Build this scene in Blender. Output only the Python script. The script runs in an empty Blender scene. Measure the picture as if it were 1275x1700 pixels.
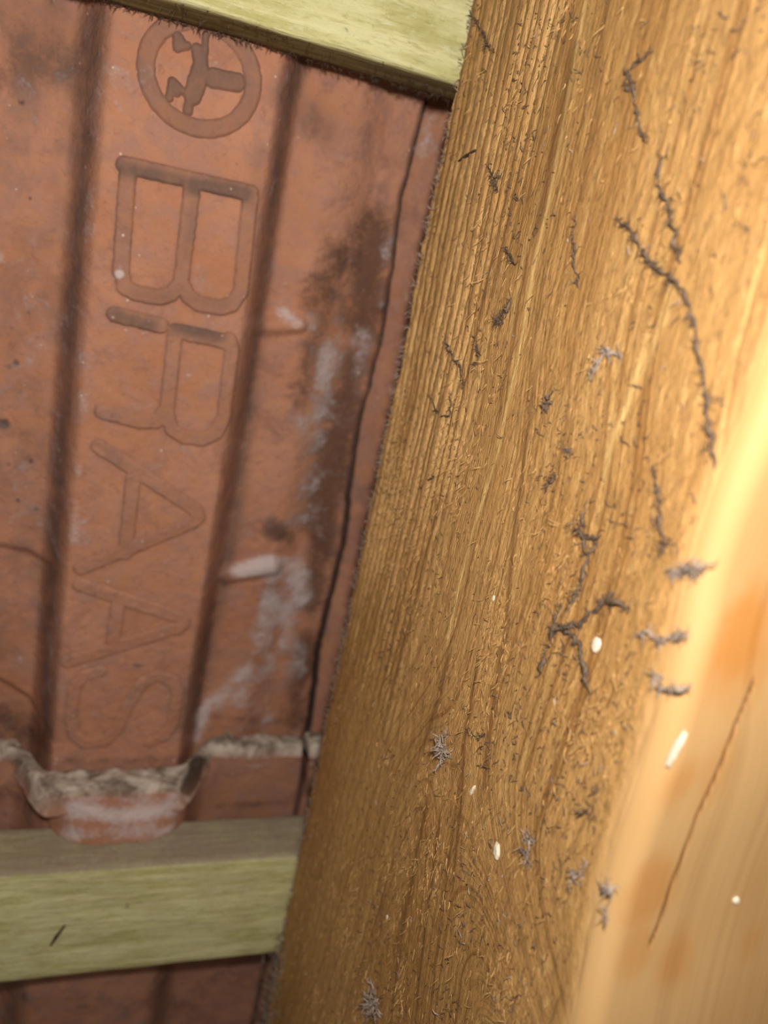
import bpy, math, random
import numpy as np
from mathutils import Matrix, Vector

random.seed(7)
RNG = np.random.default_rng(7)
S = 0.27                      # metres from the camera to the plane the battens carry the tiles on

# ---------------------------------------------------------------- frame of the roof slope
# u: along the battens, v: down the slope, d: outward through the roof (all in units of S)
PITCH = math.radians(38)
UP = Vector((0, 0, 1.6))
R3 = Matrix(((-1, 0, 0),
             (0, -math.cos(PITCH), -math.sin(PITCH)),
             (0, -math.sin(PITCH), math.cos(PITCH))))
F_PX = 1323.8
CX, CY = 637.5, 850.0
_a = Vector((-220 - CX, 4920 - CY, F_PX)).normalized()       # down the slope, seen from the lens
_b = Vector((4200 - CX, 1170 - CY, F_PX)).normalized()       # along the battens
_n = _b.cross(_a).normalized()
_a = _n.cross(_b).normalized()
COL = bpy.context.scene.collection
scene = bpy.context.scene


def roof_matrix(u=0, v=0, d=0):
    m = R3.to_4x4()
    m.translation = UP + R3 @ (Vector((u, v, d)) * S)
    return m


# ---------------------------------------------------------------- camera
cam_data = bpy.data.cameras.new('camera')
cam = bpy.data.objects.new('camera', cam_data)
COL.objects.link(cam)
ex = Vector((_b.x, _a.x, _n.x)); ey = Vector((_b.y, _a.y, _n.y)); ez = Vector((_b.z, _a.z, _n.z))
wx, wy, wz = R3 @ ex, -(R3 @ ey), -(R3 @ ez)
mc = Matrix((wx, wy, wz)).transposed().to_4x4(); mc.translation = UP
cam.matrix_world = mc
cam_data.sensor_fit = 'HORIZONTAL'; cam_data.sensor_width = 36
cam_data.lens = F_PX / 1275 * 36
cam_data.clip_start = 0.005
cam_data.dof.use_dof = True
cam_data.dof.focus_distance = 0.196
cam_data.dof.aperture_fstop = 14
scene.camera = cam

# ---------------------------------------------------------------- light: the small lamp held beside the lens, and a faint attic
world = bpy.data.worlds.new('world'); scene.world = world
world.use_nodes = True
world.node_tree.nodes['Background'].inputs[0].default_value = (1.0, 0.90, 0.80, 1)
world.node_tree.nodes['Background'].inputs[1].default_value = 0.12
ld = bpy.data.lights.new('torch', 'SPOT'); ld.energy = 2.75; ld.color = (1.0, 0.94, 0.865)
ld.shadow_soft_size = 0.007; ld.spot_size = math.radians(150); ld.spot_blend = 0.9
lo = bpy.data.objects.new('torch', ld); COL.objects.link(lo)
lo.location = UP + R3 @ (Vector((0.018, -0.135, 0.0)) * S)
aim = UP + R3 @ (Vector((0.22, 0.18, 0.8)) * S)
lo.rotation_euler = (aim - lo.location).to_track_quat('-Z', 'Y').to_euler()
scene.view_settings.view_transform = 'Standard'
scene.view_settings.look = 'None'
scene.view_settings.gamma = 1
scene.view_settings.use_curve_mapping = False
scene.view_settings.exposure = 0.0


# ---------------------------------------------------------------- measuring helpers
def app(x, y):
    """direction of a picture point as (u/d, v/d)"""
    r = Vector(((x - CX) / F_PX, (y - CY) / F_PX, 1)); t = 1 / r.dot(_n); r = r * t
    return r.dot(_b), r.dot(_a)


U_SIDE, D_BACK, D_ROOF = 0.337, 0.911, 1.0


def arris(v):
    return 0.354 - 0.017 * (1 - sstep(0.0, 0.16, v)) - 0.10 * np.clip(v, -0.5, 0.62) + 0.004 * np.sin(np.asarray(v) * 21)


def on_side(x, y):
    a, b = app(x, y); d = U_SIDE / a
    return d, b * d


# ---------------------------------------------------------------- numeric noise
_G = RNG.random((256, 256))


def vnoise(x, y, seed=0):
    x = np.asarray(x, float) + seed * 17.31; y = np.asarray(y, float) + seed * 9.77
    xi = np.floor(x).astype(int); yi = np.floor(y).astype(int)
    fx = x - xi; fy = y - yi
    fx = fx * fx * (3 - 2 * fx); fy = fy * fy * (3 - 2 * fy)
    g = lambda i, j: _G[i & 255, j & 255]
    return (g(xi, yi) * (1 - fx) + g(xi + 1, yi) * fx) * (1 - fy) + (g(xi, yi + 1) * (1 - fx) + g(xi + 1, yi + 1) * fx) * fy


def fbm(x, y, o=4, seed=0):
    s = 0; a = 0.5; t = 0
    for k in range(o):
        s = s + a * vnoise(x * 2 ** k, y * 2 ** k, seed + k); t += a; a *= 0.5
    return s / t


def sstep(a, b, x):
    t = np.clip((x - a) / (b - a), 0, 1)
    return t * t * (3 - 2 * t)


def seg_dist(A, B, pts):
    """distance of every (A,B) from a polyline"""
    out = np.full(np.shape(A), 1e9)
    for (x0, y0), (x1, y1) in zip(pts[:-1], pts[1:]):
        dx, dy = x1 - x0, y1 - y0; L = dx * dx + dy * dy + 1e-12
        t = np.clip(((A - x0) * dx + (B - y0) * dy) / L, 0, 1)
        out = np.minimum(out, np.hypot(A - x0 - t * dx, B - y0 - t * dy))
    return out


def blobs(A, B, rows):
    """sum of soft strokes given as ([(px,py),...], radius_px, strength)"""
    out = np.zeros(np.shape(A))
    for pts, r, s in rows:
        q = [app(*p) for p in pts]
        if len(q) == 1: q = q * 2
        k = seg_dist(A, B, q) / (r * 0.00076)
        out = np.maximum(out, s * np.exp(-k * k))
    return out


# ---------------------------------------------------------------- mesh helpers
def mesh_from(name, verts, faces, mat, attrs=None, smooth=True):
    me = bpy.data.meshes.new(name)
    verts = np.asarray(verts, float) * S
    faces = np.asarray(faces, int) if not isinstance(faces, list) else faces
    if isinstance(faces, np.ndarray):
        k = faces.shape[1]
        me.vertices.add(len(verts)); me.vertices.foreach_set('co', verts.ravel())
        me.loops.add(faces.size); me.loops.foreach_set('vertex_index', faces.ravel())
        me.polygons.add(len(faces))
        me.polygons.foreach_set('loop_start', np.arange(0, faces.size, k))
        me.polygons.foreach_set('loop_total', np.full(len(faces), k))
        me.update(calc_edges=True)
    else:
        me.from_pydata([tuple(v) for v in verts], [], faces)
    me.polygons.foreach_set('use_smooth', np.full(len(me.polygons), smooth))
    for k, arr in (attrs or {}).items():
        a = me.attributes.new(k, 'FLOAT', 'POINT'); a.data.foreach_set('value', np.asarray(arr, float).ravel())
    me.materials.append(mat); me.validate()
    if smooth: me.set_sharp_from_angle(angle=math.radians(62))
    return me


def link(name, me, origin=(0, 0, 0), parent=None, label=None, cat=None, group=None, kind=None):
    o = bpy.data.objects.new(name, me); COL.objects.link(o)
    if parent is None:
        o.matrix_world = roof_matrix(*origin)
    else:
        o.parent = parent; o.location = Vector(origin) * S
    for k, val in (('label', label), ('category', cat), ('group', group), ('kind', kind)):
        if val: o[k] = val
    return o


def grid_faces(n, m, flip=False):
    i = np.arange(n * m).reshape(n, m)
    q = np.stack([i[:-1, :-1], i[1:, :-1], i[1:, 1:], i[:-1, 1:]], -1).reshape(-1, 4)
    return q[:, ::-1].copy() if flip else q


def slab(top, bot):
    """closed skin between two equal grids (n,m,3): quads"""
    n, m = top.shape[:2]
    V = np.concatenate([top.reshape(-1, 3), bot.reshape(-1, 3)])
    F = [grid_faces(n, m, True), grid_faces(n, m) + n * m]
    i = np.arange(n * m).reshape(n, m); o = n * m
    for e, fl in ((i[0, :], 0), (i[-1, :], 1), (i[:, 0], 1), (i[:, -1], 0)):
        q = np.stack([e[:-1], e[1:], e[1:] + o, e[:-1] + o], -1)
        F.append(q[:, ::-1] if fl else q)
    return V, np.concatenate(F)


# ---------------------------------------------------------------- materials
class M:
    def __init__(s, name, rough=0.8, spec=0.3):
        s.m = bpy.data.materials.new(name); s.m.use_nodes = True
        s.t = s.m.node_tree; s.b = s.t.nodes['Principled BSDF']
        s.b.inputs['Roughness'].default_value = rough
        s.b.inputs['Specular IOR Level'].default_value = spec

    def n(s, t, **kw):
        x = s.t.nodes.new(t)
        for k, v in kw.items(): setattr(x, k, v)
        return x

    def put(s, sock, v):
        if isinstance(v, bpy.types.NodeSocket): s.t.links.new(v, sock)
        elif v is not None: sock.default_value = v

    def coord(s, scale=(1, 1, 1), rot=(0, 0, 0)):
        tc = s.n('ShaderNodeTexCoord'); mp = s.n('ShaderNodeMapping')
        s.t.links.new(tc.outputs['Object'], mp.inputs[0])
        mp.inputs['Scale'].default_value = scale; mp.inputs['Rotation'].default_value = rot
        return mp.outputs[0]

    def attr(s, name):
        return s.n('ShaderNodeAttribute', attribute_name=name).outputs['Fac']

    def noise(s, vec=None, scale=5, detail=4, rough=0.6, dist=0, w=None):
        x = s.n('ShaderNodeTexNoise', noise_dimensions='1D' if w is not None else '3D')
        if w is not None: s.put(x.inputs['W'], w)
        else: s.put(x.inputs['Vector'], vec)
        x.inputs['Scale'].default_value = scale; x.inputs['Detail'].default_value = detail
        x.inputs['Roughness'].default_value = rough; x.inputs['Distortion'].default_value = dist
        return x.outputs['Fac']

    def math(s, op, a, b=None, c=None, clamp=False):
        x = s.n('ShaderNodeMath', operation=op, use_clamp=clamp)
        s.put(x.inputs[0], a); s.put(x.inputs[1], b)
        if c is not None: s.put(x.inputs[2], c)
        return x.outputs[0]

    def step(s, v, a, b, lo=0, hi=1):
        x = s.n('ShaderNodeMapRange', interpolation_type='SMOOTHSTEP')
        s.put(x.inputs[0], v)
        for i, q in enumerate((a, b, lo, hi)): x.inputs[i + 1].default_value = q
        return x.outputs[0]

    def mix(s, f, a, b, mode='MIX'):
        x = s.n('ShaderNodeMix', data_type='RGBA', blend_type=mode)
        s.put(x.inputs[0], f)
        for i, q in ((6, a), (7, b)): s.put(x.inputs[i], q if isinstance(q, bpy.types.NodeSocket) else (*q, 1))
        return x.outputs[2]

    def bump(s, h, strength=0.5, dist=0.001, prev=None):
        x = s.n('ShaderNodeBump'); s.put(x.inputs['Height'], h)
        x.inputs['Strength'].default_value = strength; x.inputs['Distance'].default_value = dist
        if prev: s.t.links.new(prev, x.inputs['Normal'])
        return x.outputs[0]

    def out(s, col=None, nrm=None, rough=None):
        if col is not None: s.put(s.b.inputs['Base Color'], col if isinstance(col, bpy.types.NodeSocket) else (*col, 1))
        if nrm is not None: s.t.links.new(nrm, s.b.inputs['Normal'])
        if rough is not None: s.put(s.b.inputs['Roughness'], rough)
        return s.m


def clay_material():
    k = M('fired_clay', 0.86, 0.25)
    p = k.coord()
    big = k.noise(p, 22, 5, 0.6); mid = k.noise(p, 110, 6, 0.65, 0.4); fine = k.noise(p, 620, 4, 0.7)
    c = k.mix(k.step(big, .35, .65), (0.44, 0.195, 0.107), (0.50, 0.240, 0.147))
    c = k.mix(k.step(mid, .40, .66), c, (0.40, 0.205, 0.150))
    c = k.mix(k.math('MULTIPLY', k.step(k.noise(p, 34, 6, .75, 1.2), .52, .66), .6), c, (0.33, 0.155, 0.105))
    c = k.mix(k.step(k.noise(p, 230, 4, .75, .5), .56, .72, 0, .45), c, (0.24, 0.105, 0.065))
    c = k.mix(k.math('MULTIPLY', k.step(fine, .58, .72), .35), c, (0.58, 0.30, 0.20))
    c = k.mix(k.math('MULTIPLY', k.step(fine, .40, .28), .45), c, (0.22, 0.085, 0.045))
    # grey dust film, brown dampness (both with some painted shade), pale lime bloom: masks stored on the tile
    cl = k.noise(p, 48, 6, 0.68, .8)
    br = k.math('ADD', k.math('ADD', k.math('MULTIPLY', mid, .45), k.math('MULTIPLY', cl, .62)), k.math('MULTIPLY', fine, .28))
    dust = k.math('MULTIPLY', k.attr('dust'), k.step(br, .35, .85, .55, 1.0))
    c = k.mix(k.math('MINIMUM', dust, .92), c, (0.15, 0.092, 0.072))
    damp_shade = k.step(k.math('ADD', k.attr('damp_shade'), k.math('MULTIPLY', k.math('SUBTRACT', br, .675), 2.6)), .22, 1.05, 0, .86)
    c = k.mix(damp_shade, c, (0.105, 0.050, 0.031))
    blk = k.step(k.math('ADD', k.attr('mould_shade'), k.math('MULTIPLY', k.math('SUBTRACT', br, .70), 3.0)), .45, .85, 0, .9)
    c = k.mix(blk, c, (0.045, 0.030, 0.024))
    lime = k.step(k.math('ADD', k.attr('lime'), k.math('MULTIPLY', k.math('SUBTRACT', br, .675), 4.2)), .30, 1.50, 0, .88)
    c = k.mix(lime, c, (0.60, 0.50, 0.49))
    spk = k.n('ShaderNodeTexVoronoi'); k.put(spk.inputs['Vector'], p); spk.inputs['Scale'].default_value = 210
    c = k.mix(k.math('MULTIPLY', k.step(spk.outputs['Distance'], .11, .06), k.step(mid, .52, .60)), c, (0.70, 0.52, 0.42))
    nb = k.bump(fine, .5, .0006); nb = k.bump(mid, .75, .0014, nb)
    return k.out(c, nb)


def mortar_material():
    k = M('lime_crust', 0.95, 0.15)
    p = k.coord()
    a = k.noise(p, 75, 6, 0.7, .6); b = k.noise(p, 380, 4, .7)
    c = k.mix(k.step(a, .36, .62), (0.16, 0.12, 0.092), (0.60, 0.52, 0.43))
    c = k.mix(k.step(b, .55, .75, 0, .5), c, (0.84, 0.78, 0.70))
    dk = k.step(k.math('ADD', k.attr('mould_shade'), k.math('MULTIPLY', k.math('SUBTRACT', a, .5), 1.5)), .35, .7, 0, .95)
    c = k.mix(dk, c, (0.055, 0.036, 0.027))
    pk = k.math('MULTIPLY', k.attr('clay'), k.step(a, .3, .6, 1, .55))
    c = k.mix(pk, c, (0.34, 0.165, 0.11))
    return k.out(c, k.bump(a, .8, .0016, k.bump(b, .5, .0005)))


def batten_material(side=False):
    k = M('treated_batten', 0.8, 0.2)
    p = k.coord((7, 60, 60)); q = k.coord((35, 90, 60))
    g = k.noise(p, 3.2, 6, .62, .5); e = k.noise(q, 6, 5, .72, .8); f = k.noise(k.coord(), 520, 4, .75)
    c = k.mix(k.step(g, .35, .66), (0.47, 0.44, 0.17), (0.70, 0.66, 0.35))
    c = k.mix(k.step(e, .52, .70, 0, .55), c, (0.70, 0.71, 0.52))
    c = k.mix(k.step(k.noise(k.coord((60, 420, 300)), 3, 4, .7, .4), .52, .66, 0, .45), c, (0.30, 0.27, 0.09))
    c = k.mix(k.step(k.noise(k.coord((1, 1, 1)), 38, 5, .7, 1), .50, .66, 0, .5), c, (0.66, 0.66, 0.36))
    c = k.mix(k.step(e, .45, .30, 0, .55), c, (0.34, 0.29, 0.10))
    c = k.mix(k.step(f, .62, .75, 0, .35), c, (0.16, 0.13, 0.06))
    c = k.mix(k.math('MULTIPLY', k.attr('dust'), k.step(f, .3, .7, .8, 1)), c, (0.27, 0.215, 0.16))
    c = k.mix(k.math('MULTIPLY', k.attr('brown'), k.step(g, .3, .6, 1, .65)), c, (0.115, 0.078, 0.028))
    c = k.mix(k.step(k.math('ADD', k.attr('mould_shade'), k.math('MULTIPLY', k.math('SUBTRACT', e, .5), 1.2)), .4, .75, 0, .8), c, (0.10, 0.085, 0.05))
    return k.out(c, k.bump(g, .5, .0012, k.bump(k.noise(k.coord((30, 300, 300)), 3, 4, .6), .8, .0007)))


def rafter_material():
    k = M('sawn_pine', 0.55, 0.35)
    p = k.coord(); ring = k.attr('ring'); smooth = k.attr('planed'); saw = k.attr('saw')
    n1 = k.noise(w=ring, scale=26, detail=3, rough=.65); n2 = k.noise(w=ring, scale=95, detail=3, rough=.6)
    big = k.noise(k.coord((10, 3, 10)), 2.4, 3, .5)
    fuzz = k.noise(k.coord((1, 1, 2.4), (math.radians(24), 0, 0)), 330, 5, .72, .5)
    fib = k.noise(k.coord((1, .25, 1), (math.radians(-17), 0, 0)), 420, 5, .7, .3)
    c = k.mix(k.step(big, .35, .65), (0.46, 0.235, 0.070), (0.58, 0.325, 0.112))
    c = k.mix(k.step(n1, .42, .30, 0, .75), c, (0.27, 0.115, 0.026))
    c = k.mix(k.step(n1, .60, .72, 0, .65), c, (0.68, 0.42, 0.15))
    c = k.mix(k.step(n2, .58, .72, 0, .45), c, (0.24, 0.115, 0.032))
    rough_side = k.math('SUBTRACT', 1.0, smooth)
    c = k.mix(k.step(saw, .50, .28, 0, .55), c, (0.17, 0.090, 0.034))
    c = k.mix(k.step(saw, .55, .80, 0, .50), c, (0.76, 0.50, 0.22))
    dk = k.math('MULTIPLY', k.step(fuzz, .50, .34, 0, .60), rough_side)
    c = k.mix(dk, c, (0.17, 0.088, 0.032))
    lt = k.math('MULTIPLY', k.step(fib, .56, .70, 0, .55), rough_side)
    c = k.mix(lt, c, (0.74, 0.48, 0.19))
    c = k.mix(k.attr('pale'), c, (0.80, 0.53, 0.20))
    c = k.mix(k.math('MULTIPLY', smooth, .75), c, k.mix(k.attr('knot'), k.mix(k.step(big, .38, .62), (0.50, 0.280, 0.108), (0.58, 0.36, 0.160)), (0.50, 0.20, 0.045)))
    c = k.mix(k.attr('streak'), c, (0.19, 0.080, 0.022))
    dg = k.step(k.math('ADD', k.attr('dust'), k.math('MULTIPLY', k.math('SUBTRACT', fuzz, .5), 2.2)), .35, .85, 0, .75)
    c = k.mix(dg, c, (0.115, 0.072, 0.045))
    hb = k.math('MULTIPLY', k.math('ADD', k.math('MULTIPLY', fuzz, .8), k.math('MULTIPLY', fib, .6)), rough_side)
    nb = k.bump(hb, .85, .0011)
    nb = k.bump(k.math('MULTIPLY', n2, rough_side), .5, .0006, nb)
    return k.out(c, nb, k.math('ADD', k.math('MULTIPLY', smooth, -.10), .60))


def plain(name, col, col2=None, rough=.9, scale=900):
    k = M(name, rough, .2)
    c = k.mix(k.step(k.noise(k.coord(), scale, 3, .6), .35, .65), col, col2 or tuple(x * .6 for x in col))
    return k.out(c)


CLAY = clay_material(); CRUST = mortar_material(); GREEN = batten_material(); PINE = rafter_material()
DUST = plain('grey_dust', (0.175, 0.120, 0.080), (0.085, 0.058, 0.040))
DUST_PALE = plain('pale_dust', (0.40, 0.32, 0.26), (0.21, 0.155, 0.12))
FIBRE = plain('wood_fibre', (0.62, 0.40, 0.17), (0.36, 0.20, 0.07))
DARKFIB = plain('dark_fibre', (0.09, 0.06, 0.04))
CHIP = plain('pale_chip', (0.85, 0.74, 0.56), (0.7, 0.6, 0.45), .6)

# ---------------------------------------------------------------- roof tiles
BAND = [(-0.015, 0.158), (-0.41, -0.235)]       # the raised troughs of a tile, left and right shoulder


def trough(u, w=0.044):
    g = np.ones(np.shape(u))
    for a, b in BAND:
        g = np.minimum(g, 1 - sstep(a - w, a, u) * (1 - sstep(b, b + w, u)))
    return g                                     # 0 on a trough, 1 on the flank


RIBS = [((425, 540), (495, 538), 10), ((375, 952), (450, 940), 12)]


def main_depth(u, v):
    """underside of the lettered tile: depth d at (u, v)"""
    base = 1.010 + 0.045 * sstep(-0.3, 0.85, v)
    g = trough(u)
    d = base + (0.056 + 0.026 * sstep(0.0, 0.8, v)) * g
    d = d + 0.018 * sstep(0.27, 0.325, u) * g - 0.006 * np.exp(-((u - 0.255) / 0.03) ** 2)
    a, b = u / d, v / d
    for p, q, w in RIBS:
        A, B = app(*p), app(*q)
        d = d - 0.011 * (1 - sstep(w * .0002, w * .0016, seg_dist(a, b, [A, B]))) * g
    # low arched ribs under the left roll
    for pts in ([(-60, 905), (0, 903), (45, 912), (85, 935)], [(-60, 1120), (0, 1133), (45, 1160), (82, 1215)]):
        q = [app(*p) for p in pts]
        d = d + 0.010 * g * sstep(-.004, .010, b - np.interp(a, [x[0] for x in q], [x[1] for x in q])) * (a < 0)
    d = d + 0.0035 * (fbm(u * 30, v * 22, 4, 3) - .5) + 0.0016 * (fbm(u * 130, v * 130, 2, 8) - .5)
    return d


LIME = [([(455, 945), (490, 935), (500, 990)], 30, .95), ([(560, 570), (545, 640), (525, 720)], 34, .62), ([(605, 550), (595, 640)], 24, .55), ([(520, 740), (505, 860)], 30, .45), ([(480, 1000), (450, 1100), (400, 1150)], 40, .70), ([(650, 380), (625, 500)], 18, .40), ([(470, 525), (510, 535)], 24, .65), ([(110, 350), (95, 800), (85, 1150)], 16, .32), ([(0, 430), (60, 440)], 22, .35), ([(170, 60), (150, 400), (120, 900)], 16, .30), ([(470, 520), (492, 536)], 17, .95), ([(500, 520), (520, 540)], 14, .45), ([(548, 590), (538, 640)], 21, .95),
        ([(585, 565), (600, 600)], 20, .55), ([(520, 660), (515, 740)], 17, .45), ([(505, 800), (498, 830)], 16, .50),
        ([(400, 948), (470, 930)], 19, 1.25), ([(478, 925), (490, 990)], 17, .8), ([(455, 1000), (440, 1080)], 30, .80),
        ([(495, 1010), (480, 1120)], 26, .50), ([(415, 1110), (355, 1160)], 26, .85), ([(345, 1165), (325, 1225)], 15, .95),
        ([(430, 1130), (440, 1190)], 22, .55), ([(455, 300), (450, 460)], 14, .28), ([(645, 410), (640, 470)], 16, .35),
        ([(199, 455)], 7, 1.3), ([(65, 390), (80, 1150)], 30, .12), ([(150, 300), (125, 600), (110, 900)], 30, .20),
        ([(200, 60), (160, 270)], 26, .22), ([(10, 440), (60, 450)], 14, .3)]
DAMP_SHADE = [([(565, 420), (520, 500)], 38, .75), ([(530, 520), (500, 660)], 30, .6), ([(620, 380), (605, 540)], 46, 1.0), ([(640, 250), (625, 380)], 22, .35), ([(480, 900), (440, 1000)], 30, .35),
        ([(590, 600), (560, 700)], 46, .95), ([(560, 720), (530, 860)], 46, 1.0), ([(535, 880), (515, 1000)], 36, .9),
        ([(510, 1050), (490, 1190)], 36, .75), ([(600, 200), (610, 400)], 28, .25), ([(455, 880), (480, 900)], 26, .7),
        ([(430, 700), (500, 760)], 40, .3), ([(0, 1190), (60, 1230)], 46, .6), ([(0, 100), (110, 90)], 60, .35),
        ([(540, 150), (520, 230)], 22, .35), ([(350, 1190), (500, 1200)], 14, .45), ([(20, 700), (60, 740)], 40, .3),
        ([(110, 1262), (300, 1262)], 12, .4)]  # last stroke paints the shadow gap above the lower tile's head
MOULD = [([(x_, y_)], r_, .62) for x_, y_, r_ in ((62, 560, 6), (28, 600, 8), (48, 520, 5), (85, 545, 6), (15, 770, 7), (52, 765, 7), (30, 830, 5), (60, 845, 6), (22, 880, 5), (95, 655, 5), (70, 690, 7), (12, 250, 6), (65, 290, 5), (35, 170, 6), (222, 828, 6), (205, 655, 5), (235, 580, 4), (50, 330, 5), (90, 380, 4), (18, 545, 6), (75, 590, 5))] + [([(38, 462), (52, 470)], 14, .55), ([(70, 468), (100, 480)], 10, .5), ([(8, 700), (16, 696)], 16, .55),
         ([(20, 655), (40, 640)], 13, .4), ([(0, 605), (12, 610)], 9, .5), ([(50, 355)], 8, .5), ([(95, 485)], 7, .5),
         ([(118, 300)], 6, .4), ([(210, 1103), (245, 1106)], 6, .5), ([(115, 1075), (118, 1110)], 5, .5),
         ([(540, 700), (560, 660)], 20, .45), ([(78, 900), (72, 1000)], 7, .3), ([(75, 1150), (85, 1210)], 18, .35), ([(30, 70), (140, 120)], 30, .3),
         ([(300, 1190), (315, 1225)], 12, .35), ([(190, 520), (100, 560)], 6, .1), ([(570, 430), (540, 470)], 14, .4)]
DUST_SHADE = [([(165, 0), (150, 150), (140, 300), (120, 480), (105, 700), (92, 900), (78, 1060), (80, 1220)], 13, .80),
         ([(500, 100), (470, 230), (448, 380), (430, 540), (402, 760), (375, 950), (345, 1060), (318, 1210)], 15, .80),
         ([(470, 160), (540, 215)], 24, .55), ([(430, 250), (422, 400)], 14, .35), ([(350, 1050), (300, 1200)], 22, .45),  # first stroke here paints a broad grey shadow patch
         ([(60, 100), (140, 60)], 34, .4), ([(90, 0), (130, 150)], 20, .4)]

LETTERS = []
B0 = -0.034
LETTERS.append([[(.006, B0), (.146, B0)], [(.010, B0), (.012, .078), (.018, .096), (.032, .101), (.058, .101), (.070, .095), (.080, .080), (.080, B0)],
                [(.080, .080), (.090, .094), (.104, .101), (.128, .101), (.142, .095), (.150, .078), (.146, B0)]])
B1 = .137
LETTERS.append([[(.010, B1 - .008), (.063, B1 - .004)], [(.085, B1), (.144, B1 + .003)],
                [(.144, B1), (.150, .150), (.151, .235), (.144, .256), (.128, .266), (.106, .266), (.090, .258), (.081, .240), (.080, B1)],
                [(.080, .235), (.070, .250), (.050, .253), (.006, .246)]])
LETTERS.append([[(.006, .290), (.132, .362), (.136, .372), (.130, .380), (-.002, .455)], [(.050, .322), (.050, .430)]])
LETTERS.append([[(-.002, .478), (.130, .520), (.136, .528), (.130, .536), (-.008, .592)], [(.048, .500), (.046, .566)]])
LETTERS.append([[(.112, .722), (.130, .712), (.140, .690), (.141, .640), (.132, .620), (.112, .612), (.092, .622), (.075, .660), (.064, .700),
                 (.050, .718), (.024, .722), (.008, .708), (.002, .680), (.003, .632), (.012, .614), (.034, .606)]])


def emblem_strokes():
    c = app(333, 126)
    ring = [(c[0] + .0575 * math.cos(t), c[1] + .0525 * math.sin(t)) for t in np.linspace(0, 2 * math.pi, 49)]
    P = lambda pts: [app(*p) for p in pts]
    return [('emblem_ring', [(ring, .0078)]),
            ('emblem_bar', [(P([(354, 130), (392, 137)]), .0085)]),
            ('emblem_stem', [(P([(341, 58), (339, 116)]), .0022), (P([(327, 82), (331, 108)]), .0045), (P([(332, 118), (326, 140), (320, 158)]), .0085),
                             (P([(310, 154), (322, 160)]), .0040), (P([(315, 165), (312, 184)]), .0036)]),
            ('emblem_wedge', [(P([(293, 58), (295, 80)]), .0030), (P([(294, 79), (311, 76)]), .0026), (P([(297, 66), (301, 74)]), .0048)]),
            ('emblem_wedge', [(P([(286, 135), (281, 163)]), .0028), (P([(287, 136), (304, 152)]), .0026), (P([(288, 146), (293, 150)]), .0050)])]


def tile_attrs(a, b, keep=1.0):
    at = {'lime': blobs(a, b, LIME) * 1.25 * keep, 'damp_shade': blobs(a, b, DAMP_SHADE) * 1.15 * keep, 'mould_shade': blobs(a, b, MOULD) * keep}
    du = blobs(a, b, DUST_SHADE)
    w = fbm(a * 60, b * 60, 4, 31)
    du = du * (.55 + .9 * w)
    g = trough(a * 1.03)
    du = du + .30 * (a < -.03) * sstep(.35, .7, fbm(a * 40, b * 26, 4, 13))
    at['dust'] = np.clip(du * keep, 0, 1)
    return at


def tile_grid(u0, u1, v0, v1, du, dv, depth, thick=0.045):
    us = np.linspace(u0, u1, int((u1 - u0) / du) + 1); vs = np.linspace(v0, v1, int((v1 - v0) / dv) + 1)
    U, V = np.meshgrid(us, vs, indexing='ij')
    D = depth(U, V)
    return U, V, D, np.stack([U, V, D], -1), np.stack([U, V, D + thick], -1)


# lettered tile (underside towards the attic)
def wavy_right(U, V):
    """the tile's broken right edge"""
    return U + sstep(.30, .374, U) * (-.010 + .024 * sstep(-.1, .8, V) + 0.004 * np.sin(V * 17) + 0.006 * (fbm(V * 34, V * 0, 3, 5) - .5))


U, V, D, T, Bt = tile_grid(-0.47, 0.374, -0.46, 0.90, 0.0027, 0.0029, main_depth)
for G in (T, Bt): G[..., 0] = wavy_right(G[..., 0], G[..., 1])
edge = sstep(.366, .374, U); T[..., 2] += edge * .008
a_, b_ = T[..., 0] / D, T[..., 1] / D
at = tile_attrs(a_, b_)
# dust collected on and round the letters
allst = [(p, .010) for L in LETTERS for p in L]
near = np.minimum.reduce([seg_dist(a_, b_, p) for p, w in allst])
at['dust'] = np.clip(at['dust'] + .30 * np.exp(-(np.maximum(near - .008, 0) / .0035) ** 2), 0, 1)
at['mould_shade'][-1:, :] = 1.2  # edge column darkened: painted shade of the open joint
V3, F3 = slab(T, Bt)
at = {k: np.concatenate([v.ravel(), v.ravel()]) for k, v in at.items()}
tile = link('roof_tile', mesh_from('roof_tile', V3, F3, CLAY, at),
            label='large terracotta roof tile with raised lettering and white lime stains, between the battens', cat='roof tile', group='terracotta roof tiles', kind='thing')


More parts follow.
